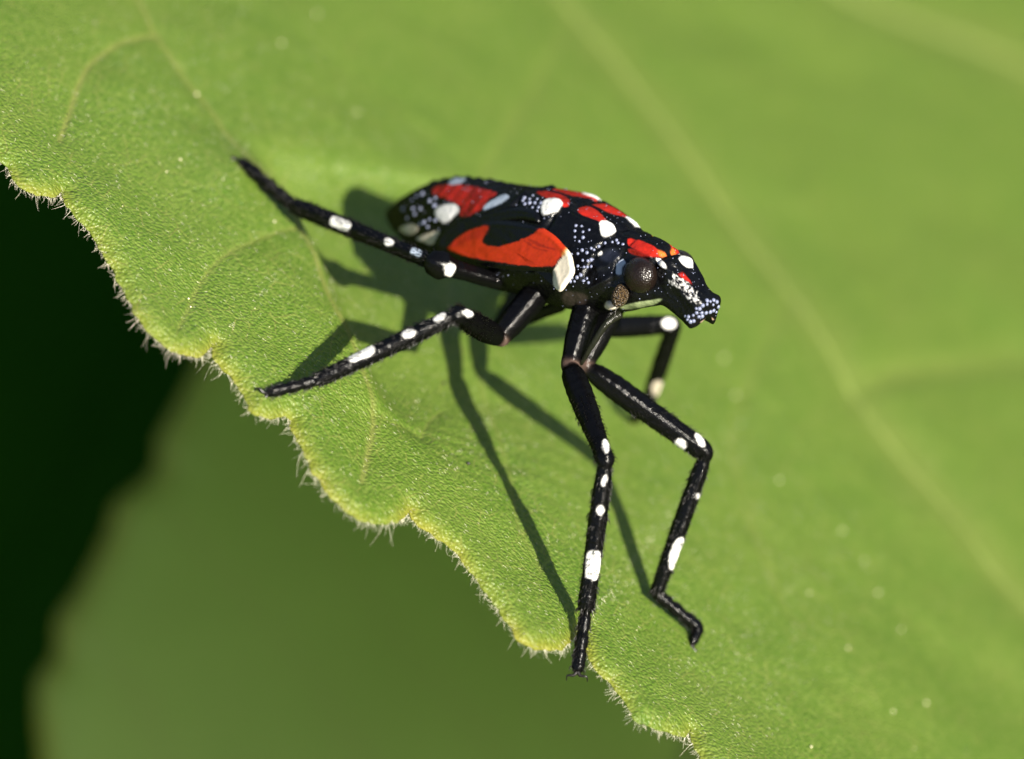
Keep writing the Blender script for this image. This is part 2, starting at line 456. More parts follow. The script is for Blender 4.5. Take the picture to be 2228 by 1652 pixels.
# rim strips close the blade along the near and far margins
rim = []
for i in range(NS - 1):
    for j in (0, NT - 1):
        p_, q_ = i * NT + j, (i + 1) * NT + j
        f = [p_, q_, q_ + NS * NT, p_ + NS * NT]
        rim.append(f if (j == 0) != flipf else f[::-1])
faces = np.vstack([f_top, f_bot, np.array(rim)])
leaf_o = leaf_pt(np.array([[BASE_A, MID_B]]), np.zeros(1))[0]
leaf = thing("leaf", leaf_o, "large sunlit bright green leaf with hairy scalloped margin, carrying the black and red insect", "leaf")
blade = mesh_object("blade", np.vstack([top, bot]), faces, MAT["leaf"], leaf, origin=leaf_o,
                    attrs={"vein": np.r_[VEIN, VEIN], "margin": np.r_[MARG, MARG], "luv": np.tile(np.column_stack([AB, 0 * AB[:, 0]]), (2, 1))})
leaf_bvh = BVHTree.FromPolygons(top.tolist(), f_top.tolist())

def on_leaf(x, y):
    """world point and normal where the sight line meets the leaf's upper face"""
    d = view2world(np.array([(x - CX) * PX, (CY - y) * PX, -DIST])); d = Vector(norm(d))
    h = leaf_bvh.ray_cast(cam.location, d)
    return h[0], h[1]

def tube(path, radii, seg=8, cap=True, shape=None, up=None):
    """vertices, faces and running parameter of a tube along path"""
    path = np.asarray(path, float); n = len(path)
    tan = np.gradient(path, axis=0); tan /= np.linalg.norm(tan, axis=1)[:, None] + 1e-12
    ref = np.array(up if up is not None else [0.3, 0.5, 0.8]); ref = ref / np.linalg.norm(ref)
    V = []; X = ref - tan[0] * (ref @ tan[0]); X /= np.linalg.norm(X)
    th = np.linspace(0, 2 * math.pi, seg, endpoint=False)
    for i in range(n):
        X = X - tan[i] * (X @ tan[i]); X /= np.linalg.norm(X); Y = np.cross(tan[i], X)
        r = np.full(seg, radii[i]) if np.ndim(radii) else np.full(seg, radii)
        if shape is not None: r = r * shape(th, i / (n - 1))
        V.append(path[i] + (np.cos(th) * r)[:, None] * X + (np.sin(th) * r)[:, None] * Y)
    V = np.vstack(V); F = grid_faces(n, seg, wrap_v=True).tolist()
    if cap:
        V = np.vstack([V, path[0], path[-1]])
        for j in range(seg):
            F.append([n * seg, (j + 1) % seg, j])
            F.append([n * seg + 1, (n - 1) * seg + j, (n - 1) * seg + (j + 1) % seg])
    par = np.r_[np.repeat(np.linspace(0, 1, n), seg), ([0, 1] if cap else [])]
    return V, F, par

# raised veins of the blade
for P, r0, r1 in ((V2, 0.030, 0.024), (V3, 0.034, 0.03)):
    q = resample(P, 60); h, _ = leaf_fields(q)
    inside = (q[:, 1] < MID_B * 1.9)
    path = leaf_pt(q, h - 0.022)
    r = np.linspace(r0, r1, len(q))
    V, F, _ = tube(path, r, 10)
    mesh_object("midrib" if P is V2 else "vein", V, F, MAT["vein"], leaf, origin=leaf_o)
# petiole
st_top = leaf_o + np.array([-0.9, 0.9, -0.5])
pp = catmull(np.array([leaf_o + 0.35 * e_w - 0.02 * N_w, leaf_o, leaf_o * 0.5 + st_top * 0.5 + np.array([0, 0, 0.25]), st_top]), 8)
V, F, _ = tube(pp, np.linspace(0.05, 0.08, len(pp)), 10)
mesh_object("petiole", V, F, MAT["vein"], leaf, origin=leaf_o)

# hairs: a fringe along the margin and short ones lying on the face
def hair_mesh(name, roots, dirs, lens, rad, mat, parent, origin, bend=None, seg=3, n=4):
    VV = []; FF = []; base = 0
    for k in range(len(roots)):
        d = dirs[k]; L = lens[k]; bd = bend[k] if bend is not None else np.zeros(3)
        s = np.linspace(0, 1, n)[:, None]
        path = roots[k] + d * L * s + bd * L * s ** 2
        V, F, _ = tube(path, rad[k] * np.linspace(1, 0.35, n), seg, cap=False)
        VV.append(V); FF.extend((np.array(F) + base).tolist()); base += len(V)
    o = mesh_object(name, np.vstack(VV), FF, mat, parent, origin=origin)
    o["kind"] = "stuff"; return o
idx = np.where((near[:, 0] > a_s - 0.1) & (near[:, 0] < a_t + 0.1))[0]
roots = []; dirs = []; lens = []; rad = []; bend = []
tan_all = np.gradient(near, axis=0); tan_all /= np.linalg.norm(tan_all, axis=1)[:, None] + 1e-9
for k in range(760):
    i = int(idx[int((k + rng.random()) / 760 * (len(idx) - 1))])
    r0 = top[i * NT] - N_w * rng.uniform(0, 0.006)
    out = tan_all[i, 1] * e_w - tan_all[i, 0] * u_w            # out of the blade, in its plane
    if np.dot(out, u_w) > 0.3: out = -out
    down = view2world(np.array([0.05, -1.0, 0.1]))
    d = norm(0.55 * out + 0.45 * down + rng.normal(0, 0.33, 3) - 0.25 * N_w)
    roots.append(r0); dirs.append(d); lens.append(rng.gamma(3.0, 0.0062) + 0.009); rad.append(rng.uniform(0.0005, 0.0010))
    bend.append(rng.normal(0, 0.45, 3))
hair_mesh("fringe_hair", roots, dirs, lens, rad, MAT["hair"], leaf, leaf_o, bend)
roots = []; dirs = []; lens = []; rad = []; bend = []
sel_j = np.where(tv < 0.28)[0]
for k in range(4200):
    i = int(rng.choice(idx)); j = int(rng.choice(sel_j[:-1]))
    if rng.random() < (j / len(sel_j)) * 0.6: continue
    r0 = top[i * NT + j] + N_w * 0.001
    d = norm(0.85 * e_w * rng.choice([1, 1, 1, -0.4]) - 0.35 * u_w + rng.normal(0, 0.25, 3) + 0.16 * N_w)
    roots.append(r0); dirs.append(d); lens.append(rng.uniform(0.008, 0.024)); rad.append(rng.uniform(0.0004, 0.0008)); bend.append(-0.12 * N_w)
hair_mesh("surface_hair", roots, dirs, lens, rad, MAT["hair"], leaf, leaf_o, bend, n=3)
# small shiny beads added over the blade to stand in for glints
def ico(r, sub=1):
    import bmesh
    bm = bmesh.new(); bmesh.ops.create_icosphere(bm, subdivisions=sub, radius=r)
    V = np.array([v.co[:] for v in bm.verts]); F = [[v.index for v in f.verts] for f in bm.faces]; bm.free(); return V, F
IV, IF = ico(1.0, 2); IV1, IF1 = ico(1.0, 1)
VV = []; FF = []; base = 0
GL = [(1832, 1155, 5), (1600, 860, 5), (1943, 1548, 4), (2015, 1530, 5), (1695, 1045, 5), (1910, 1290, 5), (1760, 1290, 4), (428, 205, 5), (392, 347, 4), (362, 374, 3),
      (485, 390, 3), (597, 482, 4), (612, 94, 5), (1765, 1625, 4), (1575, 780, 5), (1540, 690, 4), (775, 245, 4), (690, 30, 5), (1880, 1220, 4), (1845, 1410, 4), (1960, 1370, 4), (410, 650, 3.5), (415, 668, 3)]
for _ in range(260):
    GL.append((rng.uniform(50, 2200), rng.uniform(20, 1640), rng.uniform(0.8, 1.9)))
for (x, y, r) in GL:
    h, nn = on_leaf(x, y)
    if h is None: continue
    V = IV1 * (r * PX * 0.8) * np.array([1, 1, 0.8]) + np.array(h)
    VV.append(V); FF.extend((np.array(IF1) + base).tolist()); base += len(V)
gl = mesh_object("glint_bead", np.vstack(VV), FF, MAT["bead"], leaf, origin=leaf_o); gl["kind"] = "stuff"
# two dark specks of dirt
for (x, y, r, lab) in ((1017, 1009, 4.5, "tiny black dirt speck on the leaf beside the front leg's shadow"), (965, 835, 4.0, "tiny dark grey dirt speck on the leaf below the middle leg")):
    h, nn = on_leaf(x, y)
    hv = np.array(h)
    V = IV * (r * PX) * rng.uniform(0.6, 1.15, (len(IV), 1)) * np.array([1.2, 1, 0.8])
    o = mesh_object("dirt_speck", V, IF, MAT["dirt"]); o.location = Vector(hv + N_w * r * PX * 0.4); o["label"] = lab; o["category"] = "dirt"

# ------------------------------------------------------------------ leaves below and behind
def simple_leaf(name, label, edge_ab, width, e, u, P0, mat, nt_=60, wave=0.05, group=None):
    ed = catmull(np.array(edge_ab), 8); n = len(ed)
    e, u = view2world(e), view2world(u); nn = np.cross(e, u); 
    if nn @ B_ < 0: nn = -nn
    t = np.linspace(0, 1, nt_)
    s = np.linspace(0, 1, n)
    wid = width * np.sin(np.clip(s, 0.02, 0.98) * math.pi) ** 0.6
    a = ed[:, 0][:, None] + 0 * t[None, :]
    b = ed[:, 1][:, None] + wid[:, None] * t[None, :]
    mid = ed[:, 1][:, None] + wid[:, None] * 0.5
    h = wave * np.sin(a * 1.3 + 1) * np.sin(b * 1.1) - 0.10 * np.exp(-((b - mid) / 0.15) ** 2) * 0.4
    dE = np.minimum(t, 1 - t)[None, :] * wid[:, None]
    h = h - 0.06 * np.exp(-dE / 0.08)
    P0w = view2world(P0)
    top = P0w + a[..., None] * e + b[..., None] * u + h[..., None] * nn
    top = top.reshape(-1, 3); bot = top - nn * 0.03
    f = grid_faces(n, nt_); q = top[f[len(f) // 2]]
    fl = np.dot(np.cross(q[1] - q[0], q[2] - q[0]), nn) < 0
    F = [grid_faces(n, nt_, flip=bool(fl)), grid_faces(n, nt_, flip=not fl, base=n * nt_)]
    rim = []
    for i in range(n - 1):
        for j in (0, nt_ - 1):
            p_, q_ = i * nt_ + j, (i + 1) * nt_ + j
            ff = [p_, q_, q_ + n * nt_, p_ + n * nt_]; rim.append(ff if (j == 0) != fl else ff[::-1])
    F.append(np.array(rim))
    marg = np.exp(-(dE / 0.07) ** 1.5).ravel()
    vein = 0.8 * np.exp(-((b - mid) / 0.05) ** 2)
    for k in range(1, 8):
        vein = np.maximum(vein, 0.5 * np.exp(-(((a - ed[int(n * k / 8), 0]) - 0.5 * np.abs(b - mid)) / 0.04) ** 2))
    vein = vein.ravel()
    base = top[(n - 1) * nt_ + nt_ // 2] * 1.0
    th = thing(name, base, label, "leaf", group)
    mesh_object("blade", np.vstack([top, bot]), np.vstack(F), mat, th, origin=base, attrs={"vein": np.r_[vein, vein], "margin": np.r_[marg, marg]})
    mi = np.arange(n) * nt_ + nt_ // 2
    V, Fm, _ = tube(top[mi][3:-1] - nn * 0.02, np.linspace(0.03, 0.05, n - 4), 8)
    mesh_object("midrib", V, Fm, MAT["vein"] if mat is MAT["leaf_low"] else mat, th, origin=base, attrs={"vein": np.zeros(len(V)), "margin": np.zeros(len(V))})
    return th, base

LZ = -2700.0
le = norm([0.40, 0.90, -0.15]); lu_ = norm(np.array([0.88, -0.40, -0.25]) - le * (np.array([0.88, -0.40, -0.25]) @ le))
lN = np.cross(le, lu_); lN = lN if lN[2] > 0 else -lN
LP0 = np.array([(100 - CX) * PX * 1.135, (CY - 1560) * PX * 1.135, LZ * PX])
LE = [(40, 2500), (20, 2350), (60, 2200), (75, 2050), (60, 1900), (85, 1800), (98, 1690), (88, 1560), (92, 1480), (128, 1425), (136, 1345), (175, 1290), (205, 1235), (245, 1150), (262, 1095), (330, 1040), (352, 1000), (356, 950), (395, 880), (440, 790), (455, 740), (520, 660), (600, 560), (720, 440), (850, 330)]
lab_ = plane_ab([q[0] for q in LE], [q[1] for q in LE], LP0, le, lu_, lN)
low, low_base = simple_leaf("leaf", "shaded mid green leaf hanging out of focus below the big leaf's scalloped margin", lab_, 6.5, le, lu_, LP0, MAT["leaf_low"])

def oval_leaf(label, cx, cy, z, length, width, ang, tilt, mat):
    k = (DIST - z * PX) / DIST
    e = np.array([math.cos(ang), math.sin(ang), 0.0])
    u = norm(np.array([-math.sin(ang), math.cos(ang), tilt]))
    P0 = np.array([(cx - CX) * PX * k, (CY - cy) * PX * k, z * PX])
    s = np.linspace(0, 1, 60)
    edge = np.stack([(s - 0.5) * length, -0.5 * width * np.sin(np.clip(s, 0.02, 0.98) * math.pi) ** 0.6 + 0.05 * np.abs(np.sin(s * 28))], axis=1)
    return simple_leaf("leaf", label, edge, width, e, u, P0, mat, 40, 0.08)
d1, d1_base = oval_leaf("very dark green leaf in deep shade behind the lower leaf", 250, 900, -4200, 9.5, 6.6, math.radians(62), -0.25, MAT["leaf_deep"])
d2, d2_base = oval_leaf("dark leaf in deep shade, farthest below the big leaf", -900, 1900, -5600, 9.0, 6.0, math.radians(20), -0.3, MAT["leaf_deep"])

# stem that carries the leaves, behind the big leaf
stem_pts = np.array([st_top + np.array([-0.05, 0.05, 1.5]), st_top, st_top + np.array([0.3, 0.6, -8]), st_top + np.array([0.1, 1.2, -20]), np.array([st_top[0], st_top[1] + 1.5, gz - 0.2])])
sp = catmull(stem_pts, 10)
V, F, _ = tube(sp, np.linspace(0.10, 0.30, len(sp)), 12)
stem = thing("plant_stem", (sp[-1][0], sp[-1][1], gz), "tall green plant stem rising behind the leaves", "stem")
mesh_object("stalk", V, F, MAT["stem"], stem, origin=np.array(stem.location))
for nm, th, base, zoff in (("petiole", low, low_base, -2.0), ("petiole", d1, d1_base, -4.0), ("petiole", d2, d2_base, -6.5)):
    tgt = sp[np.argmin(np.abs(sp[:, 2] - (st_top[2] + zoff)))]
    q = catmull(np.array([base, base * 0.5 + tgt * 0.5 + np.array([0, 0, 0.5]), tgt]), 10)
    V, F, _ = tube(q, np.linspace(0.05, 0.08, len(q)), 8)
    mesh_object(nm, V, F, MAT["stem"], th, origin=base)

# ------------------------------------------------------------------ the nymph
OX, OY, OZ = 1150.0, 520.0, -347.0
Fv = norm([0.72, -0.194, 0.666]); Lv = norm(np.array([0.692, 0.138, -0.708]) - Fv * (np.array([0.692, 0.138, -0.708]) @ Fv)); Uv = np.cross(Fv, Lv)
BODY = np.stack([Fv, Lv, Uv], axis=0)
ORG_W = at(OX, OY, OZ)
def loc2px(p):
    q = p @ BODY
    return np.stack([OX + q[:, 0], OY - q[:, 1]], axis=1), q[:, 2]
def loc2world(p):
    return ORG_W + view2world((np.asarray(p) @ BODY) * PX)
A2 = np.array([[Fv[0], Uv[0]], [Fv[1], Uv[1]]]); A2i = np.linalg.inv(A2)
def px2loc(x, y, l):
    """body coordinates of a layout point at a given distance l from the midline plane"""
    r = np.stack([x - OX - l * Lv[0], OY - y - l * Lv[1]], axis=-1) @ A2i.T
    return np.stack([r[..., 0], l + 0 * r[..., 0], r[..., 1]], axis=-1)

nymph_base = at(1150, 900, -200)
foot_ref, _ = on_leaf(1100, 760)
nymph_base = np.array(foot_ref)
nymph = thing("lanternfly_nymph", nymph_base, "black lanternfly nymph with red patches and white spots standing on the big leaf", "insect")

# stations: f, crest u, shoulder (l,u), edge (l,u), under (l,u), belly u
ST = [(-436, -14, 5, -15, 8, -18, 5, -22, -23), (-422, -2, 14, -8, 22, -22, 12, -36, -38), (-395, 18, 25, 6, 38, -27, 23, -50, -54),
      (-352, 46, 36, 26, 56, -33, 34, -64, -70), (-300, 74, 48, 46, 82, -39, 50, -78, -88), (-220, 99, 60, 62, 110, -40, 66, -90, -102),
      (-120, 109, 72, 72, 130, -38, 82, -96, -108), (-60, 111, 74, 82, 136, -36, 84, -98, -110), (-10, 113, 74, 92, 138, -36, 86, -100, -112), (60, 115, 75, 101, 136, -35, 86, -104, -116),
      (127, 113, 75, 102, 132, -30, 86, -104, -118), (200, 103, 66, 91, 126, -25, 86, -104, -118), (266, 87, 52, 76, 110, -25, 75, -98, -112),
      (320, 71, 48, 56, 88, -25, 62, -86, -102), (350, 66, 46, 50, 76, -22, 57, -76, -88), (380, 60, 43, 46, 66, -20, 54, -70, -80), (408, 52, 40, 38, 58, -16, 48, -62, -70), (422, 34, 38, 24, 50, -14, 44, -58, -64),
      (438, 40, 40, 33, 47, -10, 42, -56, -62), (452, 38, 42, 32, 46, -13, 40, -58, -64), (477, 14, 40, 8, 43, -26, 37, -70, -74),
      (500, -9, 36, -13, 39, -42, 35, -80, -80), (520, -22, 35, -26, 38, -54, 35, -88, -80), (545, -27, 37, -30, 40, -62, 37, -97, -76), (556, -28, 37, -31, 40, -64, 36, -98, -74)]
ST = np.array(ST, float)
fs = np.r_[np.linspace(-436, -380, 30)[:-1], np.linspace(-380, 556, 400)]
dense = np.linspace(-436, 556, 993)
cols = []
for k in range(1, 9):
    y = np.interp(dense, ST[:, 0], ST[:, k])
    kk = np.hanning(23); kk /= kk.sum()
    ys = np.convolve(np.pad(y, 11, mode='reflect', reflect_type='odd'), kk, mode='valid')
    cols.append(np.interp(fs, dense, ys))
cols = np.array(cols).T
NTH = 320
rings = []
for i, f in enumerate(fs):
    uT, ls, us, le2, ue, lu2, uu, uB = cols[i]
    P = np.array([(0, uT), (-ls, us), (-le2, ue), (-lu2, uu), (0, uB), (lu2, uu), (le2, ue), (ls, us)])
    C = catmull(P, NTH // 8, closed=True)
    rings.append(np.column_stack([np.full(NTH, f), C[:, 0], C[:, 1]]))
body = np.vstack(rings)
_t = np.clip((body[:, 0] - 538) / 18, 0, 1) ** 2 * 0.24
body[:, 1] *= 1 - _t; body[:, 2] = -62 + (body[:, 2] + 62) * (1 - _t)
body[:, 0] = np.where(body[:, 0] > 490, 490 + (body[:, 0] - 490) * 0.72, body[:, 0])
body[:, 0] += sstep(470, 556, body[:, 0]) * (body[:, 2] + 95) * 0.34
nring = len(fs)
bf = grid_faces(nring, NTH, wrap_v=True)
# end caps
lastr = body[(nring - 1) * NTH:nring * NTH].copy(); capc = np.array([lastr[:, 0].mean() + 4, 0.0, -62.0])
NCAP = 14
for k in range(1, NCAP):
    t = k / NCAP
    rg_ = lastr * (1 - t) + capc * t; rg_[:, 0] += 3.5 * math.sin(t * math.pi / 2) * (1 - t)
    body = np.vstack([body, rg_])
nring += NCAP - 1
bf = grid_faces(nring, NTH, wrap_v=True)
body = np.vstack([body, [[-437, 0, -18]], capc[None, :]])
caps = []
for j in range(NTH):
    caps.append([nring * NTH, (j + 1) % NTH, j]); caps.append([nring * NTH + 1, (nring - 1) * NTH + j, (nring - 1) * NTH + (j + 1) % NTH])

def vert_normals(V, F4):
    q = V[F4]; n = np.cross(q[:, 2] - q[:, 0], q[:, 3] - q[:, 1])
    out = np.zeros_like(V)
    for k in range(4): np.add.at(out, F4[:, k], n)
    return out / (np.linalg.norm(out, axis=1)[:, None] + 1e-9)
Nn = vert_normals(body, bf)
ctr = body.copy(); ctr[:, 1:] -= 0
if (Nn[200 * NTH, 2]) < 0: Nn = -Nn; bf = bf[:, ::-1]; caps = [c[::-1] for c in caps]

def z1(pts):   # traced on the first enlargement
    return [(817.3 + 0.2091 * x, 358.8 + 0.2091 * y) for x, y in pts]
def z2(pts):
    return [(1182.8 + 0.2092 * x, 385.4 + 0.2092 * y) for x, y in pts]

mir = body.copy(); mir[:, 1] = -np.abs(mir[:, 1])
Pm, _ = loc2px(mir)
Nm = Nn.copy(); sg = np.where(body[:, 1] > 0, -1, 1); Nm[:, 1] *= sg
facing = (Nm @ BODY)[:, 2]
face_ok = sstep(-0.25, 0.0, facing)
Pr, _ = loc2px(body)

# relief: seams and ridges of the back plates, tergite steps, head carinae
relief = np.zeros(len(body))
f_ = body[:, 0]; u_ = body[:, 2]; l_ = np.abs(body[:, 1])
ab_w = 1 - sstep(-70, -30, f_)
seg = ((f_ + 0.16 * l_) / 34.0) % 1.0
relief += ab_w * 0.9 * (sstep(0.0, 0.85, seg) - sstep(0.86, 1.0, seg)) * sstep(-390, -330, f_)
relief += ab_w * 5.0 * np.exp(-(l_ / 12) ** 2) * sstep(-360, -280, f_) * (0.5 + 0.5 * np.sin(seg * 2 * math.pi))
RIDGES = [(z2([(60, 300), (250, 350), (400, 440), (560, 500), (640, 560), (800, 600)]), 3.5, 4), (z2([(300, 800), (480, 740), (620, 690), (760, 655), (880, 660), (1020, 700), (1150, 770)]), 3.0, 5),
          (z2([(500, 830), (650, 760), (800, 755), (960, 790), (1110, 860)]), 4.0, 5), (z2([(1160, 880), (1290, 990), (1390, 1090), (1560, 1220), (1660, 1260)]), 3.5, 5),
          (z2([(1300, 880), (1380, 960), (1440, 1020)]), 3.0, 4), (z1([(1480, 575), (1680, 640), (1850, 740), (1960, 860)]), 4, 5),
          (z1([(900, 560), (1100, 500), (1400, 420), (1560, 300)]), 4, 6), (z1([(1560, 290), (1750, 260), (1960, 330), (2050, 400)]), 3, 5),
          (z2([(480, 1180), (600, 1120), (700, 1060), (760, 1040)]), 3, 6), (z2([(560, 960), (660, 940), (760, 860)]), 3, 6)]
for pts, amp, w in RIDGES:
    d, _, _ = dist_polyline(Pm, np.array(pts))
    relief += 1.15 * amp * np.exp(-(d / w) ** 2) * face_ok
# median keel on thorax, groove at the neck, sunken plates
relief += 4 * np.exp(-(l_ / 7) ** 2) * sstep(-40, 60, f_) * (1 - sstep(395, 415, f_)) * (u_ > 0)
for fg, amp, w in ((300, -5, 7), (38, -5, 6), (168, -5, 6), (352, -3, 5)):
    relief += amp * np.exp(-((f_ - fg + 0.25 * l_ * (1 if fg > 100 else 0.4)) / w) ** 2) * (u_ > -30)
relief += (1 - sstep(-300, -240, f_)) * 1.6 * vnoise(f_ * 1.0, u_ * 1.0 + 1.5 * body[:, 1], 33, 8)
relief += 0.9 * vnoise(f_, u_ + 2 * body[:, 1], 31, 22) + 0.3 * vnoise(f_, u_ + 2 * body[:, 1], 32, 8)
taper = sstep(-436, -405, f_) * (1 - sstep(520, 545, f_)) 

BLACK = np.array([0.0022, 0.0021, 0.0025]); WHITE = np.array([0.80, 0.79, 0.77]); RED = np.array([0.34, 0.014, 0.007]); ORANGE = np.array([0.46, 0.030, 0.004])
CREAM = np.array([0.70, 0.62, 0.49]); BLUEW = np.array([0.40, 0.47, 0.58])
Cb = np.tile(BLACK, (len(body), 1))
jit = 1.6 * vnoise(Pm[:, 0], Pm[:, 1], 41, 5) + 0.8 * vnoise(Pm[:, 0], Pm[:, 1], 42, 2.2)
def paint(Carr, P, ok, poly, col, soft=1.2, jt=None, strength=1.0):
    poly = catmull(np.array(poly), 4, closed=True)
    lo = poly.min(0) - 12; hi = poly.max(0) + 12
    m = (P[:, 0] > lo[0]) & (P[:, 0] < hi[0]) & (P[:, 1] > lo[1]) & (P[:, 1] < hi[1]) & (ok > 0)
    if not m.any(): return
    d = sd_polygon(P[m], poly) + (jt[m] if jt is not None else 0)
    w = (1 - sstep(-soft, soft, d)) * ok[m] * strength
    Carr[m] = Carr[m] * (1 - w[:, None]) + np.asarray(col) * w[:, None]
side_ok = face_ok * sstep(5, 10, np.abs(body[:, 1]))
near_ok = side_ok * (body[:, 1] < 0)
bm_ = lambda pts, col, **k: paint(Cb, Pm, near_ok if k.pop('near', False) else side_ok, pts, col, jt=jit * k.pop('j', 0.3), **k)
bm_(z1([(570, 240), (640, 200), (790, 190), (1000, 215), (1250, 290), (1190, 340), (1120, 430), (1060, 500), (900, 545), (870, 500), (880, 430), (800, 390), (680, 330), (590, 290)]), RED, soft=2.5, j=1.2)
bm_(z1([(1000, 240), (1090, 330), (1020, 440), (960, 520), (900, 540), (880, 470), (960, 380)]), RED * 0.35, soft=5, j=1.5, strength=0.6)
bm_(z1([(600, 490), (650, 430), (790, 400), (850, 440), (840, 500), (720, 600), (650, 570)]), WHITE)
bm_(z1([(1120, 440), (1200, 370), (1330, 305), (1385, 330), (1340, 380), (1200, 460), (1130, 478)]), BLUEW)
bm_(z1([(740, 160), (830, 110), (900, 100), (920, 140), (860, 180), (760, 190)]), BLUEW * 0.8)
bm_(z1([(220, 640), (330, 600), (410, 630), (400, 690), (330, 720), (250, 690)]), CREAM * 0.8)
bm_(z1([(400, 760), (560, 700), (650, 690), (640, 760), (570, 830), (480, 800)]), CREAM * 0.85)
bm_(z1([(1670, 290), (1750, 275), (1850, 290), (1960, 340), (2020, 400), (1990, 440), (1945, 435), (1900, 375), (1800, 365), (1730, 330)]), RED)
bm_(z1([(1740, 400), (1800, 370), (1900, 370), (1945, 410), (1930, 450), (1890, 490), (1780, 535), (1730, 510)]), WHITE)
bm_(z2([(355, 350), (430, 320), (520, 350), (610, 420), (655, 490), (590, 497), (480, 450), (390, 410)]), RED * 1.15)
bm_(z2([(590, 500), (650, 485), (720, 520), (755, 580), (720, 610), (640, 640), (600, 610)]), WHITE)
bm_(z2([(880, 680), (960, 690), (1080, 740), (1180, 800), (1250, 825), (1280, 860), (1130, 868), (1020, 820), (900, 750)]), RED * 1.15)
bm_(z2([(1180, 810), (1250, 825), (1285, 855), (1210, 868)]), np.array([0.5, 0.14, 0.02]), soft=3)
bm_(z2([(890, 785), (950, 788), (1050, 830), (1110, 862), (1000, 850), (900, 810)]), RED * 0.7, soft=2)
bm_(z2([(1165, 895), (1210, 890), (1260, 930), (1280, 980), (1230, 960)]), WHITE)
bm_(z2([(1400, 1040), (1470, 1035), (1560, 1070), (1612, 1140), (1560, 1140), (1450, 1090)]), RED, soft=3, near=True)
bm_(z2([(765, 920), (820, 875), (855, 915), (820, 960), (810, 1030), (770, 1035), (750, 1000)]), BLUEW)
bm_(z2([(590, 840), (700, 775), (770, 795), (778, 860), (690, 910), (610, 880)]), np.array([0.012, 0.014, 0.024]), soft=5)  # sky reflection on the smooth facet, painted as dark blue-grey
bm_(z2([(560, 820), (600, 795), (612, 815), (575, 835)]), WHITE)
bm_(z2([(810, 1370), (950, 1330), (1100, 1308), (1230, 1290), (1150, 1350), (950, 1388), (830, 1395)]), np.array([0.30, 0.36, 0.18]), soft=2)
bm_(z2([(640, 1380), (665, 1310), (740, 1350), (790, 1370), (720, 1400)]), CREAM)
bm_(z2([(190, 1270), (230, 1215), (330, 1220), (445, 1255), (430, 1340), (330, 1370), (220, 1350)]), np.array([0.030, 0.022, 0.020]), soft=5)
# scaly white highlights painted as flecks along the snout's side
for k in range(150):
    t = rng.random(); x = 1330 + 270 * t + rng.normal(0, 26); y = 1080 + 230 * t + rng.normal(0, 34) - 10
    r = rng.gamma(2.0, 3.2)
    a0 = rng.uniform(0, 6.28)
    bm_(z2([(x + r * math.cos(a0 + q) * rng.uniform(0.5, 1.4), y + r * math.sin(a0 + q) * rng.uniform(0.5, 1.4)) for q in np.linspace(0, 5.2, 6)]), WHITE * rng.uniform(0.4, 1.0), soft=0.8, j=0.9, near=True)
bm_(z2([(1630, 1535), (1700, 1492), (1800, 1462), (1866, 1462), (1862, 1490), (1790, 1490), (1700, 1518)]), np.array([0.55, 0.38, 0.28]), soft=1.5)
# far cheek spot seen over the head's ridge
right_ok = sstep(-0.25, 0.05, (Nn @ BODY)[:, 2]) * (body[:, 1] > 0)
paint(Cb, Pr, right_ok, z2([(1405, 870), (1470, 860), (1540, 890), (1550, 960), (1500, 970), (1430, 920)]), WHITE, jt=jit * 0.5)

pale = sstep(0.10, 0.3, Cb[:, 2])
bulge = np.zeros(len(body))
for (bx, by, br, ba) in ((1436, 556, 26, 6), (1395, 540, 30, 4), (1200, 452, 26, 4), (1320, 500, 20, 4), (1290, 470, 30, 3), (965, 458, 24, 3), (1500, 690, 26, 3)):
    bulge += ba * np.exp(-((Pm[:, 0] - bx) ** 2 + (Pm[:, 1] - by) ** 2) / br ** 2) * face_ok
body2 = body + Nn * (relief * taper * (1 - 0.85 * pale) + (1.2 * pale + bulge) * taper)[:, None]
def shell_part(name, Vloc, F, mat, parent, col=None, attrs=None):
    a = attrs or {}
    if col is not None: a["Col"] = col
    return mesh_object(name, loc2world(Vloc), F, mat, parent, origin=np.array(nymph.location), attrs=a)
bfl = bf.tolist() + caps
w0 = loc2world(body2)
body_o = shell_part("body", body2, bfl, MAT["shell"], nymph, Cb)
body_bvh = BVHTree.FromPolygons(body2.tolist(), bfl)
VIEW_L = BODY @ np.array([0, 0, 1.0])                 # direction to the camera in body coordinates

def hit_body(x, y):
    p0 = px2loc(np.float64(x), np.float64(y), np.float64(-60.0)) + VIEW_L * 900
    h = body_bvh.ray_cast(Vector(p0), Vector(-VIEW_L))
    return (np.array(h[0]), np.array(h[1])) if h[0] is not None else (None, None)

